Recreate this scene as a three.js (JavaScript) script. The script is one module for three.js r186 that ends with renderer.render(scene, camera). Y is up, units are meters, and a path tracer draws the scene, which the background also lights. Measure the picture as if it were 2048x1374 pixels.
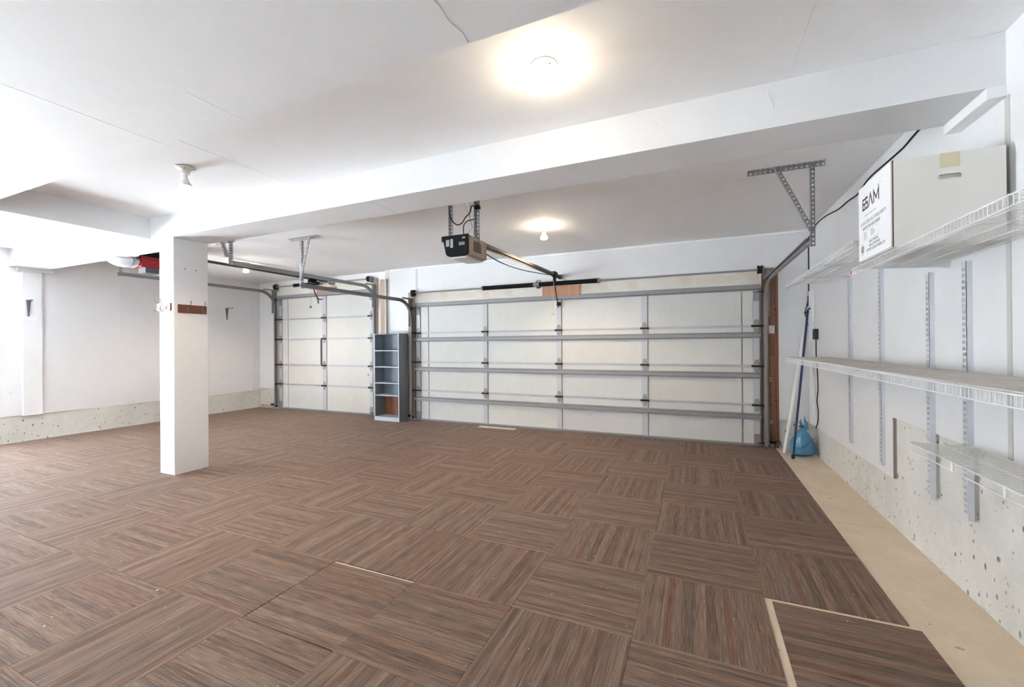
import * as THREE from 'three';
import { mergeGeometries } from 'three/addons/utils/BufferGeometryUtils.js';
import { RoundedBoxGeometry } from 'three/addons/geometries/RoundedBoxGeometry.js';
import { RectAreaLightUniformsLib } from 'three/addons/lights/RectAreaLightUniformsLib.js';

// ---------------------------------------------------------------- camera, sky, sun, exposure
const scene = new THREE.Scene();
const camera = new THREE.PerspectiveCamera(78.13, 2048 / 1374, 0.05, 200);
camera.position.set(0, 1.38, 0);
camera.rotation.order = 'YXZ';
camera.rotation.set(0.00251575, 0.41055546, -0.00734191);
scene.add(camera);

const SKY = 0.36, SUN = 5.2, LAMP = 0.0105, BEAM = 0.2, EXPOSURE = 45.5;
scene.background = new THREE.Color().setRGB(0.84, 0.945, 1.06);
scene.backgroundIntensity = SKY;
const sun = new THREE.DirectionalLight(new THREE.Color().setRGB(0.93, 0.985, 1.06), SUN);
sun.position.set(-12, 26, -16);
sun.target.position.set(-15, 0, -1);
sun.castShadow = true;
sun.shadow.mapSize.set(2048, 2048);
Object.assign(sun.shadow.camera, { left: -25, right: 25, top: 25, bottom: -25, near: 1, far: 80 });
scene.add(sun, sun.target);
RectAreaLightUniformsLib.init();

const renderer = new THREE.WebGLRenderer({ antialias: true });
renderer.toneMapping = THREE.LinearToneMapping;
renderer.toneMappingExposure = EXPOSURE;
renderer.shadowMap.enabled = true;

// ---------------------------------------------------------------- helpers
let seed = 12345;
const rnd = () => { seed = (seed * 1664525 + 1013904223) >>> 0; return seed / 4294967296; };
const rr = (a, b) => a + (b - a) * rnd();
const clamp = (v, a, b) => Math.max(a, Math.min(b, v));
const V3 = (x, y, z) => new THREE.Vector3(x, y, z);

// periodic value noise
function lattice(n, s) {
  let q = (s * 2654435761) >>> 0;
  const a = new Float32Array(n * n);
  for (let i = 0; i < n * n; i++) { q = (q * 1664525 + 1013904223) >>> 0; a[i] = q / 4294967296; }
  return (u, v) => {
    u = ((u % n) + n) % n; v = ((v % n) + n) % n;
    const i = Math.floor(u), j = Math.floor(v), fu = u - i, fv = v - j;
    const su = fu * fu * (3 - 2 * fu), sv = fv * fv * (3 - 2 * fv);
    const i1 = (i + 1) % n, j1 = (j + 1) % n;
    return (a[j * n + i] * (1 - su) + a[j * n + i1] * su) * (1 - sv) + (a[j1 * n + i] * (1 - su) + a[j1 * n + i1] * su) * sv;
  };
}
function dataTex(w, h, fn, srgb = true) {
  const d = new Uint8Array(w * h * 4);
  const c = [0, 0, 0];
  for (let y = 0; y < h; y++) for (let x = 0; x < w; x++) {
    fn(x / w, y / h, c);
    const k = (y * w + x) * 4;
    d[k] = clamp(c[0], 0, 255); d[k + 1] = clamp(c[1], 0, 255); d[k + 2] = clamp(c[2], 0, 255); d[k + 3] = 255;
  }
  const t = new THREE.DataTexture(d, w, h, THREE.RGBAFormat);
  t.wrapS = t.wrapT = THREE.RepeatWrapping;
  t.magFilter = THREE.LinearFilter; t.minFilter = THREE.LinearMipmapLinearFilter; t.generateMipmaps = true;
  if (srgb) t.colorSpace = THREE.SRGBColorSpace;
  t.needsUpdate = true;
  return t;
}
function stampTex(w, h, base, stamps, srgb = true) {        // base fn + list of elongated specks {u,v,ru,rv,c,a}
  const t = dataTex(w, h, base, srgb), d = t.image.data;
  for (const s of stamps) {
    const x0 = Math.floor((s.u - s.ru) * w), x1 = Math.ceil((s.u + s.ru) * w), y0 = Math.floor((s.v - s.rv) * h), y1 = Math.ceil((s.v + s.rv) * h);
    for (let y = y0; y <= y1; y++) for (let x = x0; x <= x1; x++) {
      const du = (x / w - s.u) / s.ru, dv = (y / h - s.v) / s.rv, q = du * du + dv * dv;
      if (q > 1) continue;
      const k = ((((y % h) + h) % h) * w + (((x % w) + w) % w)) * 4, al = s.a * Math.min(1, (1 - q) * 2.2);
      for (let i = 0; i < 3; i++) d[k + i] = d[k + i] * (1 - al) + s.c[i] * al;
    }
  }
  return t;
}
function canvasTex(w, h, draw) {
  const c = document.createElement('canvas'); c.width = w; c.height = h;
  draw(c.getContext('2d'), w, h);
  const t = new THREE.CanvasTexture(c); t.colorSpace = THREE.SRGBColorSpace; t.magFilter = THREE.LinearFilter;
  return t;
}
function metric(g, sx = 1, sy = sx) {                        // uv in metres / s, by the axis each face points along
  const ng = g.index ? g.toNonIndexed() : g;
  const p = ng.attributes.position, n = ng.attributes.normal, uv = new Float32Array(p.count * 2);
  for (let i = 0; i < p.count; i += 3) {
    let ax = 0, ay = 0, az = 0;
    for (let k = 0; k < 3; k++) { ax += Math.abs(n.getX(i + k)); ay += Math.abs(n.getY(i + k)); az += Math.abs(n.getZ(i + k)); }
    for (let k = 0; k < 3; k++) {
      const x = p.getX(i + k), y = p.getY(i + k), z = p.getZ(i + k);
      const [u, v] = ay >= ax && ay >= az ? [x, z] : ax >= az ? [z, y] : [x, y];
      uv[(i + k) * 2] = u / sx; uv[(i + k) * 2 + 1] = v / sy;
    }
  }
  ng.setAttribute('uv', new THREE.BufferAttribute(uv, 2));
  return ng;
}
const clean = (g) => { g = g.index ? g.toNonIndexed() : g; for (const k of Object.keys(g.attributes)) if (!['position', 'normal', 'uv'].includes(k)) g.deleteAttribute(k); return g; };
const merge = (a) => mergeGeometries(a.map(clean));
const bx = (x0, x1, y0, y1, z0, z1) => new THREE.BoxGeometry(Math.abs(x1 - x0), Math.abs(y1 - y0), Math.abs(z1 - z0)).translate((x0 + x1) / 2, (y0 + y1) / 2, (z0 + z1) / 2);
const rbx = (x0, x1, y0, y1, z0, z1, r = 0.004, s = 2) => new RoundedBoxGeometry(Math.abs(x1 - x0), Math.abs(y1 - y0), Math.abs(z1 - z0), s, r).translate((x0 + x1) / 2, (y0 + y1) / 2, (z0 + z1) / 2);
function rod(a, b, r, seg = 8, r2 = r) {
  const A = V3(...a), B = V3(...b), d = B.clone().sub(A);
  const g = new THREE.CylinderGeometry(r2, r, d.length(), seg, 1);
  g.applyQuaternion(new THREE.Quaternion().setFromUnitVectors(V3(0, 1, 0), d.clone().normalize()));
  return g.translate((A.x + B.x) / 2, (A.y + B.y) / 2, (A.z + B.z) / 2);
}
const tube = (pts, r, n = 40, seg = 6) => new THREE.TubeGeometry(new THREE.CatmullRomCurve3(pts.map((p) => V3(...p))), n, r, seg, false);
function mesh(name, geo, mat, parent = scene) {
  const g = Array.isArray(geo) ? merge(geo) : geo;
  const m = new THREE.Mesh(g, mat); m.name = name; m.castShadow = m.receiveShadow = true; parent.add(m); return m;
}
const taken = {};
const numbered = (n) => { const k = taken[n] = (taken[n] ?? -1) + 1; return k ? n + '_' + String(k).padStart(3, '0') : n; };
function tag(o, label, category, group) { o.userData.label = label; if (category) o.userData.category = category; if (group) o.userData.group = group; return o; }
function thing(name, label, category, group) { const o = new THREE.Group(); o.name = numbered(name); scene.add(o); return tag(o, label, category, group); }
function struct(name, label, category) { const o = new THREE.Group(); o.name = name; o.userData.kind = 'structure'; scene.add(o); return tag(o, label, category); }
function seat(group, x, y, z) {                              // moves the group's origin to its base without moving its parts
  group.position.set(x, y, z);
  for (const c of group.children) { c.position.x -= x; c.position.y -= y; c.position.z -= z; }
  return group;
}
const M = (o) => new THREE.MeshStandardMaterial(o);
const MP = (o) => new THREE.MeshPhysicalMaterial(o);
const rgb = (r, g, b) => new THREE.Color().setRGB(r / 255, g / 255, b / 255, THREE.SRGBColorSpace);

// ---------------------------------------------------------------- materials
const nA = lattice(8, 3), nB = lattice(32, 7), nC = lattice(128, 11), nD = lattice(512, 17);
const fbm = (u, v) => nA(u * 8, v * 8) * 0.5 + nB(u * 32, v * 32) * 0.3 + nC(u * 128, v * 128) * 0.2;
const peel = dataTex(512, 512, (u, v, c) => { const q = 128 + 70 * (nC(u * 128, v * 128) - 0.5) + 60 * (nD(u * 512, v * 512) - 0.5); c[0] = c[1] = c[2] = q; }, false);
function specks(n, c, amin, amax, rmin, rmax, tall = 1) { const s = []; for (let i = 0; i < n; i++) { const r = rr(rmin, rmax); s.push({ u: rnd(), v: rnd(), ru: r * rr(0.6, 1), rv: r * rr(0.6, 1.4) * tall, c, a: rr(amin, amax) }); } return s; }
// white painted drywall: mottled paint, scuffs and nail pops (3 m repeat)
const wallTex = stampTex(1024, 1024, (u, v, c) => { const q = 230 + 7 * (fbm(u, v) - 0.5); c[0] = q; c[1] = q; c[2] = q + 1; },
  [...specks(26, [150, 148, 145], 0.15, 0.5, 0.0008, 0.0022), ...specks(8, [176, 172, 166], 0.1, 0.3, 0.004, 0.011, 0.25)]);
const ceilTex = dataTex(512, 512, (u, v, c) => { const q = 245 + 6 * (fbm(u, v) - 0.5); c[0] = q; c[1] = q; c[2] = q; });
const drywall = M({ map: wallTex, bumpMap: peel, bumpScale: 0.0008, roughness: 0.62 });
const ceilPaint = M({ map: ceilTex, bumpMap: peel, bumpScale: 0.001, roughness: 0.7 });
const trimPaint = M({ color: rgb(240, 240, 240), bumpMap: peel, bumpScale: 0.0004, roughness: 0.5 });
const seamPaint = M({ color: rgb(206, 204, 199), roughness: 0.75, bumpMap: peel, bumpScale: 0.0008 });
// poured concrete with bug holes and water stains (2 m repeat)
const pits = [];
for (let i = 0; i < 620; i++) { const r = Math.pow(rnd(), 2.5) * 0.0042 + 0.0010; pits.push({ u: rnd(), v: rnd(), ru: r, rv: r * rr(0.8, 2.2), c: [96, 94, 92], a: rr(0.35, 0.95) }); }
for (let i = 0; i < 14; i++) pits.push({ u: rnd(), v: rnd(), ru: rr(0.012, 0.05), rv: rr(0.05, 0.16), c: i % 2 ? [205, 190, 176] : [186, 186, 178], a: rr(0.1, 0.3) });
const concTex = stampTex(1024, 1024, (u, v, c) => { const q = 217 + 26 * (fbm(u, v) - 0.5) + 6 * (nD(u * 512, v * 512) - 0.5); c[0] = q; c[1] = q - 2; c[2] = q - 8; }, pits);
const concrete = M({ map: concTex, bumpMap: concTex, bumpScale: 0.004, roughness: 0.85 });
// tan dusty slab (2 m repeat)
const slabTex = stampTex(1024, 1024, (u, v, c) => { const q = 22 * (fbm(u, v) - 0.5) + 8 * (nD(u * 512, v * 512) - 0.5); c[0] = 232 + q; c[1] = 214 + q; c[2] = 190 + q; },
  [...specks(24, [120, 98, 80], 0.2, 0.6, 0.003, 0.011, 0.5), ...specks(30, [90, 78, 70], 0.3, 0.8, 0.001, 0.003), ...specks(12, [190, 168, 140], 0.05, 0.14, 0.02, 0.06, 0.6)]);
const slabMat = M({ map: slabTex, bumpMap: slabTex, bumpScale: 0.001, roughness: 0.6 });
// lumber (grain along v)
function woodTex(s, c0, c1, knots) {
  const g1 = lattice(64, s), g2 = lattice(256, s + 1), kn = [];
  for (let i = 0; i < knots; i++) kn.push({ u: rr(0.1, 0.9), v: rnd(), ru: rr(0.02, 0.05), rv: rr(0.008, 0.016), c: c0.map((q) => q * 0.55), a: 0.8 });
  return stampTex(256, 1024, (u, v, c) => { const q = g1(u * 26 + 0.7 * g1(v * 3, 5), v * 3) * 0.65 + g2(u * 90, v * 10) * 0.35; for (let i = 0; i < 3; i++) c[i] = c0[i] * (1 - q) + c1[i] * q; }, kn);
}
const fir = M({ map: woodTex(21, [112, 74, 54], [162, 118, 92], 7), roughness: 0.75 });
const pineStud = M({ map: woodTex(33, [170, 148, 132], [198, 178, 160], 3), roughness: 0.8 });
const rawHeader = M({ map: woodTex(35, [186, 138, 110], [206, 162, 132], 0), roughness: 0.8 });
const walnut = M({ map: woodTex(37, [92, 50, 38], [132, 80, 62], 0), roughness: 0.45 });
const headerTex = stampTex(1024, 256, (u, v, c) => { const q = 14 * (fbm(u, v * 0.5) - 0.5); const p = clamp((nB(u * 14, v * 4) - 0.48) * 3, 0, 1); c[0] = 226 + q - 6 * p; c[1] = 221 + q - 12 * p; c[2] = 212 + q - 19 * p; }, []);
const headerPaint = M({ map: headerTex, roughness: 0.7 });
const galv = MP({ color: rgb(152, 152, 153), metalness: 0.25, roughness: 0.55, specularIntensity: 0.5 });
const galvDull = MP({ color: rgb(150, 150, 150), metalness: 0.25, roughness: 0.5, specularIntensity: 0.6 });
const stileMat = M({ color: rgb(196, 196, 201), metalness: 0.15, roughness: 0.5 });
const darkSteel = MP({ color: rgb(44, 42, 42), roughness: 0.6, specularIntensity: 0.3 });
const springMat = MP({ color: rgb(26, 24, 24), roughness: 0.6, specularIntensity: 0.25 });
const blackPlastic = MP({ color: rgb(20, 20, 24), roughness: 0.4, specularIntensity: 0.3 });
const cordMat = MP({ color: rgb(28, 28, 30), roughness: 0.6, specularIntensity: 0.3 });
const whiteEnamel = M({ color: rgb(238, 238, 236), roughness: 0.35 });
const standardMat = M({ color: rgb(214, 216, 221), roughness: 0.45 });
const gapDark = M({ color: rgb(70, 66, 62), roughness: 0.9 });
const panelTex = stampTex(512, 512, (u, v, c) => { const q = 7 * (fbm(u, v) - 0.5) + 3 * (nC(u * 128, v * 4) - 0.5); c[0] = 214 + q; c[1] = 213 + q; c[2] = 209 + q; },
  [...specks(7, [190, 186, 178], 0.15, 0.4, 0.004, 0.02, 0.3), ...specks(4, [205, 190, 170], 0.1, 0.25, 0.02, 0.05, 0.5)]);
const panelMats = [[1, 1, 1], [0.985, 0.995, 1], [1, 0.99, 0.965]].map(([r, g, b]) => M({ map: panelTex, color: new THREE.Color().setRGB(r, g, b), roughness: 0.55, bumpMap: peel, bumpScale: 0.0005 }));

// ---------------------------------------------------------------- dimensions
const XW = 1.325, XL = -9.1, ZB = -6.45, ZS = -6.55, YC = 2.815, YB = 2.565, ZR = 3.0;

// ---------------------------------------------------------------- the setting
// outside: driveway that bounces the daylight in through the side doorway and the added rear one
{
  const g = struct('ground', 'pale concrete driveway outside the open side doorway and the added rear one', 'ground');
  mesh('driveway', metric(bx(-45, 25, -0.25, -0.16, -30, 40), 2), M({ map: concTex, color: rgb(244, 249, 255), roughness: 0.9 }), g);
}
{ // floor: slab in two pours with a control joint, carpet tiles on it
  const f = struct('floor', 'striped brown carpet tiles laid over a tan concrete slab', 'floor');
  mesh('concrete_slab', [metric(bx(XL - 0.15, XW + 0.15, -0.15, 0, -7.2, -3.986), 2), metric(bx(XL - 0.15, XW + 0.15, -0.15, 0, -3.976, ZR + 0.15), 2), metric(bx(XL - 0.15, XW + 0.15, -0.15, -0.03, -4.0, -3.96), 2)], slabMat, f);
  const T = 0.612, t = 0.6104, th = 0.007;
  // striped loop carpet: six cuts of the same roll, stripes along u
  const pal = [[119, 101, 90], [114, 97, 87], [121, 99, 86], [106, 90, 80], [127, 111, 100], [115, 86, 74], [116, 102, 94], [123, 106, 94]];
  const mats = [];
  for (let k = 0; k < 6; k++) {
    const yarn = lattice(64, 50 + k), fine = lattice(512, 70 + k), seg = lattice(128, 90 + k);
    const rows = []; let y = 0;
    while (y < 1) { const w = rnd() < 0.25 ? rr(0.03, 0.07) : rr(0.006, 0.022); const a = pal[Math.floor(rnd() * (rnd() < 0.6 ? 5 : 8))]; rows.push([y, y + w, a, rr(-7, 7)]); y += w; }
    const rowOf = new Int16Array(1024); let j = 0;
    for (let i = 0; i < 1024; i++) { while (j < rows.length - 1 && i / 1024 >= rows[j][1]) j++; rowOf[i] = j; }
    const map = dataTex(1024, 1024, (u, v, c) => {
      const vv = clamp(v + 0.004 * (yarn(u * 6, v * 40) - 0.5), 0, 0.9999), r = rows[rowOf[Math.floor(vv * 1024)]];
      const streak = seg(u * 5, v * 128) - 0.5, streak2 = fine(u * 8, v * 256) - 0.5, tuft = fine(u * 400, v * 512) - 0.5;
      const q = r[3] + 10 * streak + 46 * streak2 + 30 * tuft;
      c[0] = (r[2][0] + q) * 1.03; c[1] = (r[2][1] + q * 0.96) * 0.99; c[2] = (r[2][2] + q * 0.93) * 0.95;
    });
    const bump = dataTex(512, 512, (u, v, c) => { c[0] = c[1] = c[2] = 128 + 110 * (fine(u * 20, v * 256) - 0.5) + 90 * (fine(u * 500, v * 500) - 0.5); }, false);
    mats.push(MP({ map, bumpMap: bump, bumpScale: 0.0016, roughness: 0.72, specularIntensity: 0.9, sheen: 0.3, sheenRoughness: 0.5, sheenColor: rgb(200, 195, 190) }));
  }
  function tileGeo(lx, lz) {                                  // top face uv 0..1 per full tile
    const g = new THREE.BoxGeometry(lx, th, lz).translate(0, th / 2, 0), p = g.attributes.position, uv = g.attributes.uv;
    for (let i = 0; i < p.count; i++) uv.setXY(i, p.getX(i) / T + 0.5, p.getZ(i) / T + 0.5);
    return g;
  }
  const full = tileGeo(t, t), cache = {};
  const X0 = 0.325 + T, Z0 = -0.808 + 6 * T;
  for (let c = 0; c < 18; c++) for (let r = -6; r < 10; r++) {
    let x1 = X0 - c * T, x0 = Math.max(x1 - T, XL + 0.012), z1 = -0.808 - r * T, z0 = z1 - T;
    const zEnd = (x0 + x1) / 2 < -5.45 ? ZS + 0.03 : ZB + 0.03;
    z0 = Math.max(z0, zEnd);
    if (x1 - x0 < 0.05 || z1 - z0 < 0.03) continue;
    let along = ((c + r) % 2 + 2) % 2 === 1;                  // true: stripes run toward the garage doors
    if (c === 4 && (r === 1 || r === 2)) along = !along;
    const lx = x1 - x0 - 0.0016, lz = z1 - z0 - 0.0016;
    let g, cut = lx < 0.55 || lz < 0.55;
    if (!cut) g = full;
    else { const a = along ? lz : lx, b = along ? lx : lz, k = a.toFixed(3) + b.toFixed(3); g = cache[k] ??= tileGeo(a, b); }
    const m = mesh('carpet_tile', g, mats[Math.floor(rnd() * 6)], f);
    let cx = (x0 + x1) / 2, cz = (z0 + z1) / 2, turn = (along ? Math.PI / 2 : 0) + (!cut && rnd() < 0.5 ? Math.PI : 0);
    if (!cut) { cx += rr(-0.0003, 0.0003); cz += rr(-0.0003, 0.0003); turn += rr(-0.0006, 0.0006); }
    if (c === 0 && r <= 2) { cx += 0.034; cz += 0.030; }       // the two tiles that have slid apart
    if (c === 4 && r === 1) { m.scale.set(0.992, 1, 0.965); cx += 0.002; cz += 0.008; turn += 0.006; }
    m.position.set(cx, 0, cz); m.rotation.y = turn;
  }
}
{ // ceiling: flat plane, a lower soffit near the camera, taped joints
  const c = struct('ceiling', 'white drywall ceiling with a lower soffit in front', 'ceiling');
  mesh('ceiling_plane', metric(bx(XL - 0.15, XW + 0.15, YC, YC + 0.15, -6.75, -1.4), 3), ceilPaint, c);
  mesh('soffit', metric(bx(XL - 0.15, XW + 0.15, YB, YC + 0.15, -1.46, ZR + 0.15), 3), ceilPaint, c);
  const ridge = (x, y, z0, z1, w = 0.05) => { const s = new THREE.Shape(); s.moveTo(-w, 0); s.quadraticCurveTo(-w * 0.3, -0.0005, -w * 0.1, -0.0011); s.lineTo(w * 0.15, -0.0011); s.lineTo(w * 0.2, 0); s.closePath(); return new THREE.ExtrudeGeometry(s, { depth: z1 - z0, bevelEnabled: false, curveSegments: 4 }).translate(x, y, z0); };
  mesh('taped_joint', metric(ridge(-2.85, YB, -1.459, 1.2), 3), ceilPaint, c);
  mesh('taped_joint', metric(ridge(-2.17, YB, -1.459, -1.2), 3), ceilPaint, c);
  mesh('taped_joint', metric(ridge(-3.29, YC, -2.71, -1.46), 3), ceilPaint, c);
  mesh('taped_joint', metric(ridge(0.46, YC, -2.71, -1.46, 0.07), 3), ceilPaint, c);
  mesh('taped_joint', metric(ridge(-6.9, YC, -2.71, -1.46), 3), ceilPaint, c);
  mesh('crack', tube([[-0.822, YB, -1.20], [-0.815, YB, -1.27], [-0.822, YB, -1.32], [-0.812, YB, -1.37], [-0.806, YB, -1.40], [-0.811, YB, -1.455]], 0.0022, 40, 5), ceilPaint, c);
}
{ // drop beams
  const b = struct('ceiling_beam', 'white drywall beam crossing the garage above the column', 'beam');
  mesh('beam_casing', metric(bx(XL, XW, YB, YC, -3.08, -2.71), 3), drywall, b);
  mesh('patch_strip', metric(bx(-2.55, -2.44, YB - 0.0015, YB, -3.075, -2.715), 3), drywall, b);
  mesh('patch_strip', metric(bx(-5.80, -5.795, YB - 0.003, YB, -3.08, -2.71), 3), seamPaint, b);
  mesh('paint_drip', tube([[0.375, 2.765, -2.709], [0.376, 2.74, -2.709], [0.392, 2.70, -2.709], [0.40, 2.665, -2.709]], 0.0018, 20, 5), drywall, b);
  mesh('bearing_block', metric(rbx(1.255, XW, 2.512, YB, -3.08, -2.705, 0.004), 3), trimPaint, b);
  const b2 = struct('ceiling_beam_001', 'short white drywall beam running from the soffit to the column', 'beam');
  mesh('beam_casing', metric(bx(-5.9, -5.55, 2.58, YC, -2.71, -1.46), 3), drywall, b2);
  const p = struct('column', 'square white drywall column standing under the beam', 'column');
  mesh('column_casing', metric(rbx(-5.39, -5.13, 0.0, YB, -3.06, -2.711, 0.006), 3), drywall, p);
  for (const z of [-2.822, -2.933]) mesh('screw_hole', rod([-5.131, 2.234, z], [-5.1285, 2.234, z], 0.006, 10), gapDark, p);
  mesh('switch_plate', rbx(-5.396, -5.389, 1.18, 1.30, -2.95, -2.87, 0.002), whiteEnamel, p);
}
{ // left wall with the open side doorway (out of frame) that lets the daylight in
  const w = struct('wall_left', 'white drywall side wall above a low concrete kerb', 'wall');
  const d0 = -2.1, d1 = -0.2, dh = 2.3;
  mesh('drywall', metric(merge([bx(XL - 0.16, XL, 0.39, 2.97, -6.75, d0), bx(XL - 0.16, XL, dh, 2.97, d0, d1), bx(XL - 0.16, XL, 0.39, 2.97, d1, ZR + 0.15)]), 3), drywall, w);
  mesh('concrete_kerb', metric(merge([bx(XL - 0.16, XL - 0.012, -0.02, 0.39, -6.75, d0), bx(XL - 0.16, XL - 0.012, -0.02, 0.39, d1, ZR + 0.15)]), 2), concrete, w);
  mesh('pilaster', metric(bx(XL - 0.01, XL + 0.045, 0.385, 2.512, -3.03, -2.83), 3), drywall, w);
  mesh('pilaster_cap', metric(rbx(XL - 0.01, XL + 0.07, 2.51, YB, -3.16, -2.775, 0.004), 3), drywall, w);
  mesh('corner_board', metric(bx(XL - 0.01, XL + 0.006, 0.395, 2.8, -6.5, -6.36), 3), drywall, w);
  mesh('drywall_joint', bx(XL - 0.001, XL + 0.0016, 0.40, 2.80, -4.03, -4.0), drywall, w);
}
{ // wall behind the camera; its doorway is added to let in fill daylight
  const w = struct('wall_rear', 'plain white wall behind the camera with an added doorway for fill light', 'wall');
  mesh('drywall', metric(merge([bx(XL - 0.16, -4.0, -0.02, 2.97, ZR, ZR + 0.15), bx(-4.0, -3.15, 2.1, 2.97, ZR, ZR + 0.15), bx(-3.15, XW + 0.16, -0.02, 2.97, ZR, ZR + 0.15)]), 3), drywall, w);
}
{ // wall with the two garage doors
  const w = struct('wall_back', 'white wall holding the two garage doors', 'wall');
  mesh('drywall', metric(merge([
    bx(-5.45, -4.80, 0, 2.97, ZB - 0.2, ZB), bx(0.80, 0.985, 2.36, 2.97, ZB - 0.2, ZB), bx(0.985, XW + 0.16, 0.372, 2.97, ZB - 0.2, ZB), bx(-4.80, 0.80, 2.36, 2.97, ZB - 0.2, ZB),
    bx(XL - 0.16, -8.53, 0.435, 2.97, ZS - 0.15, ZS), bx(-5.80, -5.45, 0, 2.97, ZS - 0.15, ZS), bx(-8.53, -5.80, 2.70, 2.97, ZS - 0.15, ZS)]), 3), drywall, w);
  mesh('concrete_footing', metric(merge([bx(0.80, XW + 0.16, -0.02, 0.38, ZB - 0.2, ZB - 0.02), bx(XL - 0.16, -8.53, -0.02, 0.44, ZS - 0.15, ZS - 0.018)]), 2), concrete, w);
  mesh('header_board', metric(bx(-4.80, 0.80, 2.135, 2.36, ZB - 0.2, ZB - 0.004), 2, 0.5), headerPaint, w);
  mesh('header_board', metric(bx(-8.53, -5.80, 2.485, 2.70, ZS - 0.15, ZS - 0.004), 2, 0.5), headerPaint, w);
  mesh('bare_header_patch', metric(bx(-2.262, -1.65, 2.143, 2.305, ZB - 0.02, ZB + 0.016), 0.5, 1), rawHeader, w);
  mesh('bare_header_patch', metric(bx(-7.33, -6.78, 2.50, 2.61, ZS - 0.02, ZS + 0.016), 0.5, 1), rawHeader, w);
  mesh('jamb_board', metric(bx(0.80, 0.985, 0, 2.36, ZB - 0.2, ZB - 0.006), 0.2, 1.2), fir, w);
  mesh('jamb_board', metric(bx(-4.90, -4.76, 0, 2.36, ZB - 0.02, ZB + 0.012), 0.2, 1.2), pineStud, w);
  mesh('jamb_board', metric(bx(-5.80, -5.70, 0, 2.70, ZS - 0.02, ZS + 0.014), 0.2, 1.2), pineStud, w);
  mesh('corner_stud', metric(bx(-5.53, -5.385, 0, 2.64, ZS, ZB + 0.036), 0.2, 1.2), pineStud, w);
  mesh('conduit', rod([-5.392, 1.605, ZB + 0.05], [-5.392, 2.78, ZB + 0.05], 0.013, 12), whiteEnamel, w);
  mesh('wall_seam', bx(-4.735, -4.70, 2.36, 2.81, ZB - 0.01, ZB + 0.004), seamPaint, w);
  mesh('drywall_patch', metric(rbx(0.80, 0.978, 2.37, 2.80, ZB - 0.01, ZB + 0.008, 0.003), 3), drywall, w);
  mesh('ceiling_bead', bx(-5.3, XW, YC - 0.028, YC, ZB, ZB + 0.02), trimPaint, w);
  mesh('edge_board', metric(bx(XL, -8.60, 0.44, 2.80, ZS - 0.01, ZS + 0.014), 3), drywall, w);
}
{ // right wall: drywall skin over a concrete foundation wall
  const w = struct('wall_right', 'white drywall over a pitted concrete foundation wall', 'wall');
  const s = new THREE.Shape([[-6.47, 0.352], [-3.985, 0.372], [-3.985, 0.822], [3.0, 0.815], [3.0, 2.97], [-6.47, 2.97]].map(([z, y]) => new THREE.Vector2(-z, y)));
  const g = new THREE.ExtrudeGeometry(s, { depth: 0.02, bevelEnabled: false }); g.rotateY(Math.PI / 2);   // shape x (= -z) turns onto -z
  g.translate(XW, 0, 0);
  mesh('drywall', metric(g, 3), drywall, w);
  mesh('foundation', metric(bx(XW + 0.02, XW + 0.17, -0.02, 1.0, -6.6, ZR + 0.15), 2), concrete, w);
  mesh('framing', bx(XW + 0.02, XW + 0.17, 1.0, 2.97, -6.6, ZR + 0.15), drywall, w);
  mesh('sill_edge', bx(XW + 0.001, XW + 0.022, 0.372, 0.822, -3.986, -3.978), M({ color: rgb(150, 138, 128), roughness: 0.9 }), w);
  const t1 = struct('trim_1', 'narrow grey joint strip running up the right wall', 'trim');
  mesh('strip', bx(XW - 0.004, XW, 0.818, 2.51, -2.715, -2.685), seamPaint, t1);
  const t2 = struct('trim_2', 'white vertical trim board at the far right corner', 'trim');
  mesh('board', rbx(XW - 0.028, XW, 0.365, 2.02, -6.36, -6.20, 0.004), whiteEnamel, t2);
}

// ---------------------------------------------------------------- garage doors
const hatBar = (x0, x1, y, z, h = 0.055, d = 0.05) => {       // stiffening strut: hat section along x
  const s = new THREE.Shape([[0, h / 2 + 0.014], [0.003, h / 2 + 0.014], [0.003, h / 2], [d, h / 2 - 0.006], [d, -h / 2 + 0.006], [0.003, -h / 2], [0.003, -h / 2 - 0.014], [0, -h / 2 - 0.014]].map((p) => new THREE.Vector2(...p)));
  const g = new THREE.ExtrudeGeometry(s, { depth: x1 - x0, bevelEnabled: false });
  g.rotateY(-Math.PI / 2);                                     // shape x -> +z, depth -> -x
  return g.translate(x1, y, z);
};
const hingeShape = new THREE.Shape([[-0.016, -0.085], [0.016, -0.085], [0.036, -0.018], [0.036, 0.018], [0.016, 0.085], [-0.016, 0.085], [-0.036, 0.018], [-0.036, -0.018]].map((p) => new THREE.Vector2(...p)));
const hingePlate = new THREE.ExtrudeGeometry(hingeShape, { depth: 0.004, bevelEnabled: true, bevelSize: 0.002, bevelThickness: 0.002, bevelSegments: 1 });
const hingeKnuckle = merge([rod([-0.055, 0, 0.012], [0.055, 0, 0.012], 0.012, 10), ...[-0.058, 0.052].map((x) => rod([x, 0, 0.012], [x + 0.006, 0, 0.012], 0.019, 10))]);
function addHinge(parent, x, y, z) { const h = mesh('hinge', hingePlate, galvDull, parent); h.position.set(x, y, z); const k = mesh('knuckle', hingeKnuckle, darkSteel, h); }
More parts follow.
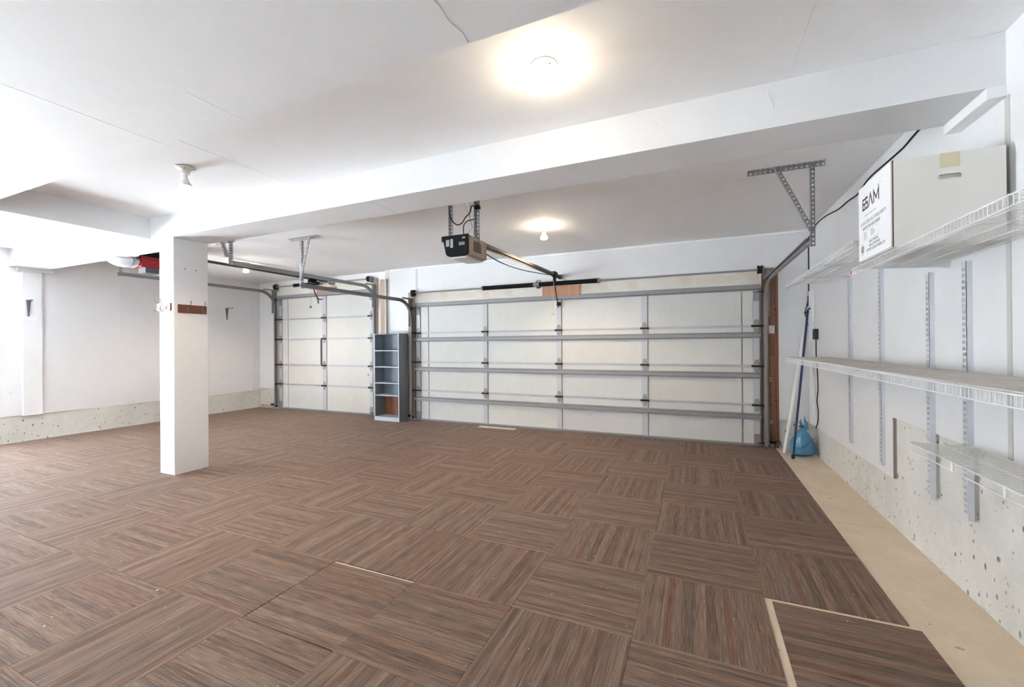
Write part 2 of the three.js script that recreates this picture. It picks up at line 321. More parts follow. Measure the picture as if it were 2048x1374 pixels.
function garageDoor(name, label, o) {
  const d = struct(name, label, 'garage door');
  const z = o.z, { x0, x1, joints, top, stiles, seams, struts } = o;
  mesh('outer_skin', bx(x0 - 0.02, x1 + 0.02, 0.01, top + 0.01, z - 0.06, z - 0.045), stileMat, d);
  mesh('weather_stop', [bx(x0 - 0.07, x0 - 0.004, 0, top + 0.05, z - 0.075, z - 0.05), bx(x1 + 0.004, x1 + 0.07, 0, top + 0.05, z - 0.075, z - 0.05), bx(x0, x1, top, top + 0.05, z - 0.075, z - 0.05)], seamPaint, d);
  const ys = [0.035, ...joints, top];
  // wood-grain insulated panels, one per bay and section
  const cuts = [];
  for (let i = 0; i < stiles.length - 1; i++) {
    const a = stiles[i][1], b = stiles[i + 1][0], s = seams.find((q) => q > a && q < b);
    if (s) cuts.push([a, s - 0.003], [s + 0.003, b]); else cuts.push([a, b]);
  }
  let n = 0;
  for (let r = 0; r < ys.length - 1; r++) {
    cuts.forEach(([a, b]) => mesh('panel', metric(bx(a + 0.008, b - 0.002, ys[r] + 0.002, ys[r + 1] - 0.002, z - 0.045, z - 0.012), 1.2), panelMats[(n++ * 7 + r) % 3], d));
    stiles.forEach(([a, b]) => mesh('stile', rbx(a, b, ys[r] + 0.002, ys[r + 1] - 0.002, z - 0.045, z + 0.004, 0.003, 1), stileMat, d));
  }
  joints.forEach((y) => {
    mesh('section_rail', [bx(x0, x1, y + 0.003, y + 0.020, z - 0.02, z - 0.002), bx(x0, x1, y - 0.020, y - 0.003, z - 0.02, z - 0.002)], stileMat, d);
    stiles.forEach(([a, b]) => addHinge(d, (a + b) / 2, y, z + 0.005));
  });
  struts.forEach((y) => mesh('strut', hatBar(x0 - 0.01, x1 + 0.01, y, z + 0.004), galv, d));
  mesh('bottom_rail', [bx(x0, x1, 0.012, 0.036, z - 0.04, z + 0.002)], galvDull, d);
  mesh('bottom_seal', [bx(x0 - 0.02, x1 + 0.02, 0.0, 0.014, z - 0.055, z + 0.006)], M({ color: rgb(120, 118, 116), roughness: 0.7 }), d);
  for (const s of [0, 1]) {
    const x = s ? stiles.at(-1)[0] : stiles[0][0], X = s ? stiles.at(-1)[1] : stiles[0][1];
    mesh('top_bracket', [rbx(x + 0.004, X - 0.004, top - 0.20, top - 0.075, z + 0.004, z + 0.012, 0.002, 1), rbx(x + 0.002, X - 0.002, top - 0.09, top - 0.072, z + 0.004, z + 0.05, 0.002, 1)], galvDull, d);
    mesh('bottom_bracket', [rbx(x + 0.002, X, 0.03, 0.17, z + 0.004, z + 0.012, 0.002, 1), bx(x, X, 0.03, 0.045, z + 0.004, z + 0.055)], galvDull, d);
    const sx = s ? x1 : x0, dir = s ? 1 : -1;
    [top - 0.08, ...joints, 0.06].forEach((y) => mesh('roller', [rod([sx - dir * 0.03, y, z + 0.055], [sx + dir * 0.062, y, z + 0.055], 0.006, 8), rod([sx + dir * 0.040, y, z + 0.055], [sx + dir * 0.056, y, z + 0.055], 0.021, 12)], darkSteel, d));
    mesh('lift_cable', rod([sx + dir * 0.018, 0.06, z + 0.022], [sx + dir * 0.018, o.shaft - 0.03, z + 0.05], 0.002, 5), darkSteel, d);
  }
  return d;
}
const dd = garageDoor('door_1', 'wide white sectional garage door braced by steel struts', {
  z: ZB, x0: -4.735, x1: 0.772, top: 2.135, joints: [0.552, 1.070, 1.603], struts: [0.402, 0.945, 1.482, 2.115], shaft: 2.33,
  stiles: [[-4.735, -4.645], [-3.345, -3.265], [-2.035, -1.955], [-0.735, -0.650], [0.695, 0.772]], seams: [-4.47, 0.562] });
const sd = garageDoor('door_2', 'narrow white five-section garage door beside the bookcase', {
  z: ZS, x0: -8.475, x1: -5.845, top: 2.48, joints: [0.550, 0.972, 1.530, 1.968], struts: [2.46], shaft: 2.68,
  stiles: [[-8.475, -8.395], [-7.185, -7.075], [-5.92, -5.845]], seams: [-8.22] });
mesh('lock_bar', rbx(-7.235, -7.205, 0.985, 1.515, ZS - 0.012, ZS + 0.012, 0.003), M({ color: rgb(95, 95, 95), roughness: 0.5 }), sd);
mesh('keyhole', rod([-5.97, 0.80, ZS - 0.012], [-5.97, 0.80, ZS - 0.008], 0.014, 10), gapDark, sd);

// ---------------------------------------------------------------- door tracks
function sweepYZ(profile, path) {                              // profile: [u along x, v along the path normal]; path: [y, z]
  const pos = [], n = profile.length, fr = [];
  for (let i = 0; i < path.length; i++) {
    const a = path[Math.max(0, i - 1)], b = path[Math.min(path.length - 1, i + 1)];
    const ty = b[0] - a[0], tz = b[1] - a[1], l = Math.hypot(ty, tz);
    fr.push({ y: path[i][0], z: path[i][1], ny: -tz / l, nz: ty / l });
  }
  const P = (i, k) => { const f = fr[i], [u, v] = profile[k]; return [u, f.y + f.ny * v, f.z + f.nz * v]; };
  for (let i = 0; i < path.length - 1; i++) for (let k = 0; k < n; k++) { const q = (k + 1) % n; pos.push(...P(i, k), ...P(i + 1, k), ...P(i + 1, q), ...P(i, k), ...P(i + 1, q), ...P(i, q)); }
  for (const tri of THREE.ShapeUtils.triangulateShape(profile.map((p) => new THREE.Vector2(...p)), [])) { pos.push(...P(0, tri[0]), ...P(0, tri[1]), ...P(0, tri[2])); const e = path.length - 1; pos.push(...P(e, tri[2]), ...P(e, tri[1]), ...P(e, tri[0])); }
  const g = new THREE.BufferGeometry(); g.setAttribute('position', new THREE.Float32BufferAttribute(pos, 3)); g.computeVertexNormals();
  g.setAttribute('uv', new THREE.Float32BufferAttribute(new Float32Array(pos.length / 3 * 2), 2));
  return g;
}
function perfAngle(len, w = 0.035) {                           // slotted angle iron standing along +y
  const flange = () => {
    const s = new THREE.Shape([[0, 0], [w, 0], [w, len], [0, len]].map((p) => new THREE.Vector2(...p)));
    for (let y = 0.024; y < len - 0.012; y += 0.036) { const h = new THREE.Path(); h.absellipse(w * 0.56, y, 0.0075, 0.0085, 0, Math.PI * 2, true); s.holes.push(h); }
    return new THREE.ExtrudeGeometry(s, { depth: 0.0025, bevelEnabled: false, curveSegments: 4 });
  };
  const a = flange(), b = flange().rotateY(-Math.PI / 2);
  return merge([a, b]);
}
function anglePart(name, parent, a, b, roll = 0, w = 0.035) {
  const A = V3(...a), B = V3(...b), d = B.clone().sub(A), m = mesh(name, perfAngle(d.length(), w), galv, parent);
  m.quaternion.setFromUnitVectors(V3(0, 1, 0), d.normalize()).multiply(new THREE.Quaternion().setFromAxisAngle(V3(0, 1, 0), roll));
  m.position.copy(A); return m;
}
function track(label, o) {
  const g = thing('door_track', label, 'track', 'garage door tracks');
  const { x, side, y, zEnd, z, R = 0.36 } = o, q = side;                       // side +1: web to the right
  const t = 0.003, D = 0.032, h = 0.028;
  const prof = [[0, -h], [D, -h], [D, h], [0, h], [0, h - t - 0.006], [t, h - t - 0.006], [t, h - t], [D - t, h - t], [D - t, -h + t], [t, -h + t], [t, -h + t + 0.006], [0, -h + t + 0.006]].map(([u, v]) => [x + q * u, v]);
  const zv = z + 0.055, arc = [];
  for (let i = 0; i <= 10; i++) { const a = i / 10 * Math.PI / 2; arc.push([y - R + R * Math.cos(a), zv + R - R * Math.sin(a)]); }
  mesh('horizontal_rail', sweepYZ(prof, [[y, zEnd], [y, zv + R]]), galv, g);
  mesh('curved_rail', sweepYZ(prof, arc), galv, g);
  mesh('vertical_rail', sweepYZ(prof, [[y - R, zv], [0.03, zv]]), galv, g);
  const xo = x + q * D;
  mesh('flag_bracket', [bx(xo, xo + q * 0.004, y - R - 0.1, y + 0.06, z + 0.002, zv + 0.07), bx(xo, xo + q * 0.05, y - R - 0.1, y + 0.16, z + 0.001, z + 0.005)], galvDull, g);
  mesh('wall_angle', [bx(xo, xo + q * 0.004, 0.03, y - R - 0.05, z + 0.002, zv + 0.02), bx(xo, xo + q * 0.03, 0.03, y - R - 0.05, z + 0.001, z + 0.005)], galvDull, g);
  mesh('tie_bar', bx(x + q * 0.004, x + q * 0.03, y + 0.03, y + 0.055, z + 0.01, zv + R * 0.75), galv, g);
  if (o.hang) {
    const zh = zEnd - 0.025, xa = xo + q * 0.002;
    anglePart('hanger_angle', g, [xa, y - 0.035, zh], [xa, YC - 0.002, zh], q > 0 ? 0 : Math.PI);
    anglePart('brace_angle', g, [xa - q * 0.006, y + 0.06, zh + 0.045], [xa + o.brace, YC - 0.01, zh + 0.045], o.brace < 0 ? 0.02 : Math.PI / 2);
    anglePart('ceiling_angle', g, [xa + o.span[0], YC - 0.0005, zh + 0.012], [xa + o.span[1], YC - 0.0005, zh + 0.012], 0);
  } else if (o.short) anglePart('hanger_angle', g, [xo + q * 0.002, y - 0.035, zEnd - 0.025], [xo + q * 0.002, YC - 0.002, zEnd - 0.025], q > 0 ? 0 : Math.PI);
  seat(g, x, 0, z + 0.055);
}
track('galvanized track curving down the left side of the wide door', { x: -4.775, side: -1, y: 2.185, zEnd: -4.02, z: ZB, hang: true, brace: 0.18, span: [-0.20, 0.34] });
track('galvanized track on the raw wood jamb right of the wide door', { x: 0.812, side: 1, y: 2.185, zEnd: -4.05, z: ZB, hang: true, brace: -0.255, span: [-0.44, 0.10] });
track('galvanized track on the right side of the narrow door', { x: -5.775, side: 1, y: 2.52, zEnd: -3.70, z: ZS, hang: true, brace: -0.12, span: [-0.3, 0.1], R: 0.3 });
track('galvanized track beside the left wall at the narrow door', { x: -8.52, side: -1, y: 2.57, zEnd: -3.72, z: ZS, short: true });

// ---------------------------------------------------------------- torsion springs
function torsion(label, o) {
  const g = thing('torsion_spring', label, 'spring', 'door torsion springs'), { x0, x1, y, z, coils, mid } = o;
  mesh('shaft', rod([x0, y, z], [x1, y, z], 0.0135, 14), galv, g);
  for (const [a, b] of coils) {
    const pts = [], N = Math.round((b - a) / 0.011);
    pts.push(new THREE.Vector2(0.014, 0));
    for (let i = 0; i <= N * 2; i++) pts.push(new THREE.Vector2(i % 2 ? 0.0325 : 0.0355, (b - a) * i / (N * 2)));
    pts.push(new THREE.Vector2(0.014, b - a));
    const s = new THREE.LatheGeometry(pts, 16); s.rotateZ(-Math.PI / 2); s.translate(a, y, z);
    mesh('coil', s, springMat, g);
    for (const q of [a, b]) mesh('winding_cone', new THREE.CylinderGeometry(0.03, 0.042, 0.035, 14).rotateZ(q === a ? Math.PI / 2 : -Math.PI / 2).translate(q, y, z), galvDull, g);
  }
  mesh('centre_bracket', [bx(mid - 0.004, mid + 0.004, y - 0.05, y + 0.05, o.wall + 0.002, z + 0.03), bx(mid - 0.04, mid + 0.04, y - 0.05, y + 0.09, o.wall + 0.001, o.wall + 0.005), rod([mid - 0.012, y, z], [mid + 0.012, y, z], 0.045, 16)], galvDull, g);
  for (const [x, s] of [[x0, 1], [x1, -1]]) {
    const pr = [[0.013, 0], [0.056, 0], [0.058, 0.006], [0.05, 0.012], [0.048, 0.04], [0.056, 0.046], [0.056, 0.052], [0.013, 0.052]].map((p) => new THREE.Vector2(...p));
    mesh('cable_drum', new THREE.LatheGeometry(pr, 18).rotateZ(-Math.PI / 2).translate(x + (s > 0 ? 0.012 : -0.064), y, z), darkSteel, g);
    mesh('end_bearing', [bx(x - 0.004, x + 0.004, y - 0.07, y + 0.05, o.wall + 0.002, z + 0.035), rod([x - 0.01, y, z], [x + 0.01, y, z], 0.026, 14)], galvDull, g);
  }
  seat(g, (x0 + x1) / 2, y, z);
}
torsion('long black torsion spring on a shaft over the wide door', { x0: -4.755, x1: 0.805, y: 2.332, z: ZB + 0.1, coils: [[-3.3, -2.36], [-2.30, -1.33]], mid: -2.33, wall: ZB });
torsion('short torsion spring on a shaft over the narrow door', { x0: -8.49, x1: -5.80, y: 2.68, z: ZS + 0.1, coils: [[-7.9, -7.09]], mid: -6.86, wall: ZS });

// ---------------------------------------------------------------- openers
const tanMetal = M({ color: rgb(168, 152, 136), metalness: 0.35, roughness: 0.45 });
{
  const g = thing('garage_door_opener', 'black-faced ceiling opener driving the wide garage door', 'door opener');
  const x0 = -2.135, x1 = -1.885, zf = -3.34, zb = -3.68, yt = 2.375, yb = 2.20;
  const hs = new THREE.Shape(); hs.moveTo(x0, yt); hs.lineTo(x1, yt); hs.lineTo(x1, yb + 0.02); hs.quadraticCurveTo(x1, yb, x1 - 0.03, yb - 0.006); hs.lineTo(x0 + 0.07, yb - 0.006); hs.quadraticCurveTo(x0 + 0.035, yb, x0 + 0.03, yb + 0.02); hs.closePath();
  mesh('housing', new THREE.ExtrudeGeometry(hs, { depth: zf - zb - 0.03, bevelEnabled: true, bevelSize: 0.004, bevelThickness: 0.004, bevelSegments: 2 }).translate(0, 0, zb), tanMetal, g);
  const cs = new THREE.Shape(); cs.moveTo(x0 - 0.018, yt + 0.006); cs.lineTo(x1 - 0.002, yt + 0.006); cs.lineTo(x1 - 0.004, yb + 0.012); cs.quadraticCurveTo(x1 - 0.02, yb - 0.002, x1 - 0.04, yb - 0.004); cs.lineTo(x0 + 0.06, yb - 0.004); cs.quadraticCurveTo(x0 + 0.03, yb, x0 + 0.024, yb + 0.03); cs.lineTo(x0, yt - 0.035); cs.lineTo(x0 - 0.018, yt - 0.035); cs.closePath();
  const cover = mesh('front_cover', new THREE.ExtrudeGeometry(cs, { depth: 0.028, bevelEnabled: true, bevelSize: 0.004, bevelThickness: 0.006, bevelSegments: 2 }).translate(0, 0, zf - 0.028), blackPlastic, g);
  const lab = M({ color: rgb(168, 170, 176), roughness: 0.4 });
  mesh('label_sticker', bx(x0 + 0.028, x0 + 0.062, 2.285, 2.345, zf + 0.004, zf + 0.0075), lab, cover);
  mesh('label_sticker', bx(x0 + 0.075, x0 + 0.102, 2.27, 2.35, zf + 0.004, zf + 0.0075), lab, cover);
  mesh('label_sticker', bx(x1 - 0.085, x1 - 0.025, 2.285, 2.315, zf + 0.004, zf + 0.0075), M({ color: rgb(130, 132, 140), roughness: 0.4 }), cover);
  mesh('label_sticker', bx(x1 - 0.05, x1 - 0.02, 2.345, 2.358, zf + 0.004, zf + 0.0075), lab, cover);
  mesh('light_lens', rbx(x0 + 0.06, x1 - 0.02, yb - 0.022, yb + 0.0, zb + 0.02, zf - 0.03, 0.01), M({ color: rgb(214, 216, 212), roughness: 0.4 }), g);
  mesh('side_panel', rbx(x1 + 0.001, x1 + 0.006, 2.25, 2.345, -3.60, -3.45, 0.002), M({ color: rgb(96, 90, 84), metalness: 0.3, roughness: 0.5 }), g);
  mesh('end_cap', rbx(x0 + 0.02, x1 + 0.008, yb + 0.005, yt + 0.004, zb - 0.03, zb + 0.004, 0.012), M({ color: rgb(150, 140, 130), metalness: 0.3, roughness: 0.5 }), g);
  const tilt = (gg) => gg.translate(0, -2.36, 3.70).rotateX(0.021).translate(0, 2.36, -3.70);       // the rail climbs toward the header
  mesh('rail', [tilt(rbx(-1.972, -1.938, 2.368, 2.404, ZB + 0.05, zb - 0.02, 0.004)), tilt(bx(-1.958, -1.952, 2.345, 2.37, ZB + 0.05, zb - 0.02))], M({ color: rgb(104, 96, 90), metalness: 0.4, roughness: 0.5 }), g);
  mesh('header_bracket', [rbx(-1.985, -1.925, 2.405, 2.475, ZB + 0.001, ZB + 0.05, 0.004), rod([-1.99, 2.44, ZB + 0.045], [-1.92, 2.44, ZB + 0.045], 0.012, 10)], galvDull, g);
  const tr = mesh('trolley', [rbx(-1.985, -1.925, 2.395, 2.475, -6.20, -6.06, 0.008), rbx(-1.972, -1.938, 2.33, 2.40, -6.15, -6.09, 0.006)], blackPlastic, g);
  mesh('door_arm', [tube([[-1.955, 2.37, -6.12], [-1.953, 2.22, -6.15], [-1.955, 2.10, -6.22], [-1.965, 1.95, -6.33]], 0.008, 24, 8), tube([[-1.955, 2.08, -6.25], [-1.975, 2.04, -6.32], [-1.985, 2.01, -6.39]], 0.007, 12, 8)], darkSteel, g);
  mesh('door_bracket', [rbx(-2.01, -1.96, 1.985, 2.045, ZB + 0.005, ZB + 0.06, 0.005)], darkSteel, g);
  mesh('drive_chain', tube([[-1.93, 2.30, -3.70], [-1.945, 2.275, -4.17], [-1.95, 2.295, -4.82], [-1.95, 2.36, -5.56], [-1.95, 2.41, -6.08]], 0.006, 40, 6), darkSteel, g);
  const rope = mesh('release_rope', rod([-1.966, 2.34, -6.11], [-1.984, 1.85, -6.11], 0.0025, 6), M({ color: rgb(206, 202, 196), roughness: 0.8 }), g);
  mesh('rope_handle', [new THREE.TorusGeometry(0.022, 0.006, 8, 16, Math.PI).translate(-1.984, 1.825, -6.11), rod([-2.008, 1.822, -6.11], [-1.96, 1.822, -6.11], 0.006, 8)], M({ color: rgb(212, 208, 200), roughness: 0.6 }), rope);
  anglePart('hanger_strap', g, [-2.20, 2.36, -3.56], [-2.20, YC - 0.002, -3.56], 0, 0.03);
  anglePart('hanger_strap', g, [-1.915, 2.28, -3.56], [-1.915, YC - 0.002, -3.56], 0, 0.04);
  mesh('strap_foot', [bx(-2.20, -2.13, 2.355, 2.385, -3.57, -3.55)], galv, g);
  mesh('power_cord', tube([[-2.216, 2.80, -3.55], [-2.202, 2.657, -3.55], [-2.171, 2.588, -3.55], [-2.114, 2.544, -3.55], [-2.063, 2.555, -3.55], [-2.023, 2.605, -3.55], [-1.972, 2.647, -3.55], [-1.952, 2.708, -3.55], [-1.918, 2.682, -3.545]], 0.0055, 60, 7), cordMat, g);
  mesh('cord_tape', rbx(-1.922, -1.868, 2.665, 2.70, -3.57, -3.53, 0.005), cordMat, g);
  mesh('signal_wire', tube([[-2.024, 2.36, -3.53], [-2.041, 2.509, -3.54], [-2.035, 2.542, -3.55], [-2.001, 2.567, -3.55], [-1.91, 2.576, -3.55]], 0.0048, 30, 6), cordMat, g);
  mesh('signal_wire', tube([[-2.06, 2.79, -3.56], [-1.995, 2.64, -3.56], [-1.941, 2.458, -3.56], [-1.938, 2.37, -3.56]], 0.002, 24, 5), M({ color: rgb(190, 188, 184), roughness: 0.6 }), g);
  mesh('signal_wire', tube([[-1.991, 2.80, -3.57], [-1.981, 2.57, -3.57], [-1.962, 2.50, -3.57], [-2.013, 2.44, -3.55], [-2.02, 2.37, -3.54]], 0.002, 24, 5), M({ color: rgb(120, 116, 112), roughness: 0.6 }), g);
  seat(g, -2.01, 2.2, -3.5);
}
{
  const g = thing('garage_door_opener', 'red and grey ceiling opener partly hidden behind the column', 'door opener');
  const red = M({ color: rgb(158, 34, 42), roughness: 0.4, metalness: 0.2 });
  mesh('chassis', [rbx(-7.14, -6.86, 2.47, 2.61, -3.75, -3.24, 0.012), rbx(-7.16, -6.84, 2.585, 2.615, -3.75, -3.24, 0.006)], red, g);
  mesh('light_cover', new THREE.SphereGeometry(1, 28, 18).scale(0.15, 0.075, 0.17).translate(-7.0, 2.53, -3.12), MP({ color: rgb(228, 230, 234), roughness: 0.25 }), g);
  mesh('cover_ring', [new THREE.TorusGeometry(1, 0.06, 8, 28).scale(0.15, 0.075, 0.12).translate(-7.0, 2.535, -3.16), new THREE.TorusGeometry(1, 0.05, 8, 28).scale(0.14, 0.07, 0.12).translate(-7.0, 2.535, -3.22)], M({ color: rgb(176, 180, 186), metalness: 0.5, roughness: 0.35 }), g);
  mesh('motor_box', [rbx(-7.06, -6.88, 2.40, 2.49, -3.46, -3.30, 0.01), rbx(-7.05, -6.86, 2.40, 2.49, -3.70, -3.52, 0.01)], M({ color: rgb(82, 86, 92), roughness: 0.5 }), g);
  for (const x of [-7.12, -6.92]) mesh('hanger_bar', rbx(x, x + 0.04, 2.60, YC - 0.001, -3.62, -3.58, 0.003), galv, g);
  mesh('rail', rbx(-7.022, -6.978, 2.698, 2.735, ZS + 0.04, -3.3, 0.004), M({ color: rgb(62, 60, 60), metalness: 0.4, roughness: 0.5 }), g);
  mesh('rail_seat', rbx(-7.04, -6.96, 2.61, 2.699, -3.55, -3.3, 0.004), darkSteel, g);
  mesh('trolley', [rbx(-7.04, -6.96, 2.64, 2.75, -6.22, -6.06, 0.01)], blackPlastic, g);
  mesh('door_arm', [tube([[-7.0, 2.69, -6.14], [-7.0, 2.45, -6.20], [-7.0, 2.33, -6.27], [-7.005, 2.24, -6.29]], 0.011, 20, 8), tube([[-7.0, 2.345, -6.27], [-7.04, 2.33, -6.36], [-7.12, 2.36, -6.50]], 0.010, 14, 8)], darkSteel, g);
  mesh('cord', tube([[-6.95, 2.42, -3.52], [-6.93, 2.36, -3.62], [-6.95, 2.34, -3.75]], 0.014, 16, 8), cordMat, g);
  const rope = mesh('release_rope', rod([-7.03, 2.68, -6.14], [-7.05, 2.17, -6.14], 0.0022, 6), M({ color: rgb(190, 150, 140), roughness: 0.8 }), g);
  mesh('rope_knob', new THREE.SphereGeometry(0.02, 12, 8).scale(1, 1.1, 1).translate(-7.05, 2.16, -6.14), M({ color: rgb(150, 96, 76), roughness: 0.5 }), rope);
  seat(g, -7.0, 2.4, -3.5);
}

// ---------------------------------------------------------------- ceiling lamps
const porcelain = MP({ color: rgb(240, 238, 232), roughness: 0.25, clearcoat: 0.5 });
const holderPts = [[0, 0], [0.066, 0], [0.068, -0.006], [0.062, -0.016], [0.034, -0.022], [0.030, -0.040], [0.026, -0.055], [0.020, -0.057], [0, -0.057]].map((p) => new THREE.Vector2(...p));
function lamp(label, x, z, kind, light) {
  const g = thing('ceiling_lamp', label, 'lamp', 'porcelain ceiling lampholders');
  g.position.set(x, YC, z);
  mesh('lampholder', new THREE.LatheGeometry(holderPts, 32), porcelain, g);
  for (const a of [0.6, 3.7]) mesh('screw', rod([0.048 * Math.cos(a), -0.022, 0.048 * Math.sin(a)], [0.048 * Math.cos(a), -0.012, 0.048 * Math.sin(a)], 0.004, 8), darkSteel, g);
  const warm = new THREE.Color().setRGB(1, 0.82, 0.60);
  const glow = M({ color: rgb(255, 252, 244), emissive: warm, emissiveIntensity: light.glow, roughness: 0.4 });
  if (kind === 'globe') {
    const p = [[0.014, -0.05], [0.018, -0.07], [0.028, -0.09], [0.0315, -0.105], [0.0315, -0.14], [0.026, -0.156], [0.012, -0.165], [0, -0.167]].map((q) => new THREE.Vector2(...q));
    mesh('bulb', new THREE.LatheGeometry(p, 28), glow, g);
  } else {
    const p = [[0.014, -0.05], [0.016, -0.085], [0.022, -0.105], [0.036, -0.128], [0.047, -0.145], [0.046, -0.152]].map((q) => new THREE.Vector2(...q));
    mesh('reflector', new THREE.LatheGeometry(p, 28), light.lit ? glow : porcelain, g);
    const q = [[0.046, -0.150], [0.047, -0.156], [0.040, -0.166], [0.022, -0.173], [0, -0.175]].map((r) => new THREE.Vector2(...r));
    mesh('lens', new THREE.LatheGeometry(q, 28), glow, g);
  }
  if (light.spot) {
    const s = new THREE.SpotLight(warm, light.cd, 0, 1.3, 0.3, 2); s.position.set(0, -0.185, 0); s.target.position.set(0, -2, 0); s.castShadow = true; s.shadow.radius = 2; s.name = 'lamp_beam';
    g.add(s, s.target);
  }
  if (!light.spot || light.lit) {
    const s = new THREE.PointLight(warm, LAMP, 0, 2); s.position.set(0, -0.15, 0); s.castShadow = true; s.shadow.radius = 1.5; s.name = 'lamp_glow'; g.add(s);
  }
}
lamp('lit tubular bulb in a porcelain holder, nearest the camera', -0.706, -2.06, 'globe', { cd: LAMP, glow: 0.07 });
lamp('lit reflector bulb hanging near the column', -3.735, -2.062, 'reflector', { cd: BEAM, glow: 0.07, spot: true });
lamp('lit reflector bulb beyond the beam, right of the opener', -1.675, -4.84, 'reflector', { cd: BEAM, glow: 0.07, lit: true, spot: true });
lamp('lit bulb behind the track over the narrow door', -7.05, -4.82, 'reflector', { cd: BEAM, glow: 0.07, lit: true, spot: true });

// ---------------------------------------------------------------- right-hand wall: slotted standards and wire shelves
function standard(label, z, y0, y1) {
  const g = thing('shelf_standard', label, 'shelf standard', 'slotted standards on the right wall');
  const w = 0.042, d = 0.026, s = new THREE.Shape([[0, y0], [w, y0], [w, y1], [0, y1]].map((p) => new THREE.Vector2(...p)));
  for (let y = y0 + 0.03; y < y1 - 0.03; y += 0.032) for (const u of [0.010, 0.023]) { const h = new THREE.Path([[u, y], [u, y + 0.017], [u + 0.007, y + 0.017], [u + 0.007, y]].map((p) => new THREE.Vector2(...p))); s.holes.push(h); }
  const f = new THREE.ExtrudeGeometry(s, { depth: 0.002, bevelEnabled: false }).rotateY(-Math.PI / 2);    // face toward -x; shape x -> +z
  mesh('slotted_face', f.translate(XW - d + 0.002, 0, z - w), standardMat, g);
  mesh('side', bx(XW - d, XW, y0, y1, z - 0.002, z), standardMat, g);
  mesh('side', bx(XW - d, XW, y0, y1, z - w, z - w + 0.002), standardMat, g);
  seat(g, XW, y0, z);
}
standard('slotted shelf standard nearest the far right corner', -4.835, 0.448, 1.965);
standard('slotted shelf standard just left of the cut drywall step', -4.115, 0.432, 1.965);
standard('slotted shelf standard crossing the far end of the low shelf', -3.372, 0.421, 1.80);
standard('slotted shelf standard nearest the camera, longest below the low shelf', -2.985, 0.44, 1.80);
function wireShelf(label, o) {
  const g = thing('wire_shelf', label, 'wire shelf', 'white wire shelves on the right wall');
  const { z0, z1, xf, y, lip, pitch = 0.0254 } = o, deck = [], rods = [], xb = XW - (o.off ?? 0.006);
  for (let z = z0 + 0.004; z <= z1; z += pitch) { deck.push(rod([xf, y, z], [xb, y, z], 0.0018, 5)); if (!o.plain) deck.push(rod([xf, y, z], [xf, y - lip, z], 0.0018, 5)); }
  const at = [[xf, y - 0.004], [xf, y - lip], [xf + (xb - xf) * 0.5, y - 0.004], [xb - 0.004, y - 0.004]];
  if (!o.plain) at.push([xf + (xb - xf) * 0.25, y - 0.004], [xf + (xb - xf) * 0.75, y - 0.004]);
  for (const [x, yy] of at) rods.push(rod([x, yy, z0], [x, yy, z1], 0.0032, 7));
  const dk = mesh('deck_wires', deck, whiteEnamel, g); dk.userData.kind = 'stuff';
  mesh('frame_rods', rods, whiteEnamel, g);
  if (o.clips) for (const z of o.clips) mesh('lip_clip', rbx(xf - 0.004, xf + 0.003, y - lip - 0.003, y + 0.001, z - 0.008, z + 0.008, 0.002, 1), whiteEnamel, g);
  if (o.brackets) for (const z of o.brackets) {
    const s = new THREE.Shape([[xf + 0.02, y - 0.009], [xb, y - 0.009], [xb, y - 0.042], [xb - 0.05, y - 0.036], [xf + 0.02, y - 0.020]].map((p) => new THREE.Vector2(...p)));
    mesh('support_bracket', new THREE.ExtrudeGeometry(s, { depth: 0.012, bevelEnabled: false }).translate(0, 0, z - 0.006), standardMat, g);
  }
  if (o.liner) mesh('liner', metric(bx(xf + 0.006, xb - 0.004, y + 0.002, y + 0.006, z0 + 0.005, z1 - 0.005), 1), o.liner, g);
  seat(g, XW, y, (z0 + z1) / 2);
  return g;
}
const linerTex = stampTex(512, 512, (u, v, c) => { const q = 30 * (fbm(u, v) - 0.5) + 14 * (nC(u * 10, v * 128) - 0.5); c[0] = 204 + q; c[1] = 199 + q; c[2] = 191 + q; }, specks(30, [140, 132, 122], 0.1, 0.4, 0.004, 0.03, 0.3));
const linerMat = M({ map: linerTex, roughness: 0.8 });
wireShelf('long white wire shelf with a dusty grey liner at waist height', { z0: -5.55, z1: -0.9, xf: 0.915, y: 1.215, lip: 0.046, liner: linerMat, brackets: [-4.856, -4.136, -3.393, -3.006] });
wireShelf('upper white wire shelf carrying the cardboard box', { z0: -3.30, z1: -0.9, xf: 0.905, y: 1.842, lip: 0.042, brackets: [-3.2] });
wireShelf('higher white wire shelf at the far end beyond the box', { z0: -5.45, z1: -3.27, xf: 0.905, y: 2.015, lip: 0.040, brackets: [-4.856, -4.136] });
wireShelf('low shallow wire shelf above the pitted concrete', { z0: -2.93, z1: -0.9, xf: 1.045, y: 0.842, lip: 0.042, plain: true, off: 0.03, clips: [-2.52, -2.165, -1.8, -1.4] });
{
  const t = canvasTex(64, 64, (c, w, h) => { c.fillStyle = '#f4efec'; c.fillRect(0, 0, w, h); c.strokeStyle = '#c23038'; c.lineWidth = 7; c.beginPath(); c.moveTo(12, 8); c.lineTo(50, 26); c.lineTo(14, 36); c.lineTo(52, 58); c.moveTo(50, 8); c.lineTo(20, 54); c.stroke(); });
  const o = mesh('price_tag', new THREE.BoxGeometry(0.024, 0.034, 0.002), M({ map: t, roughness: 0.6 }));
  o.position.set(0.9005, 1.817, -3.302); tag(o, 'small red and white tag on the end of the upper shelf', 'tag');
}
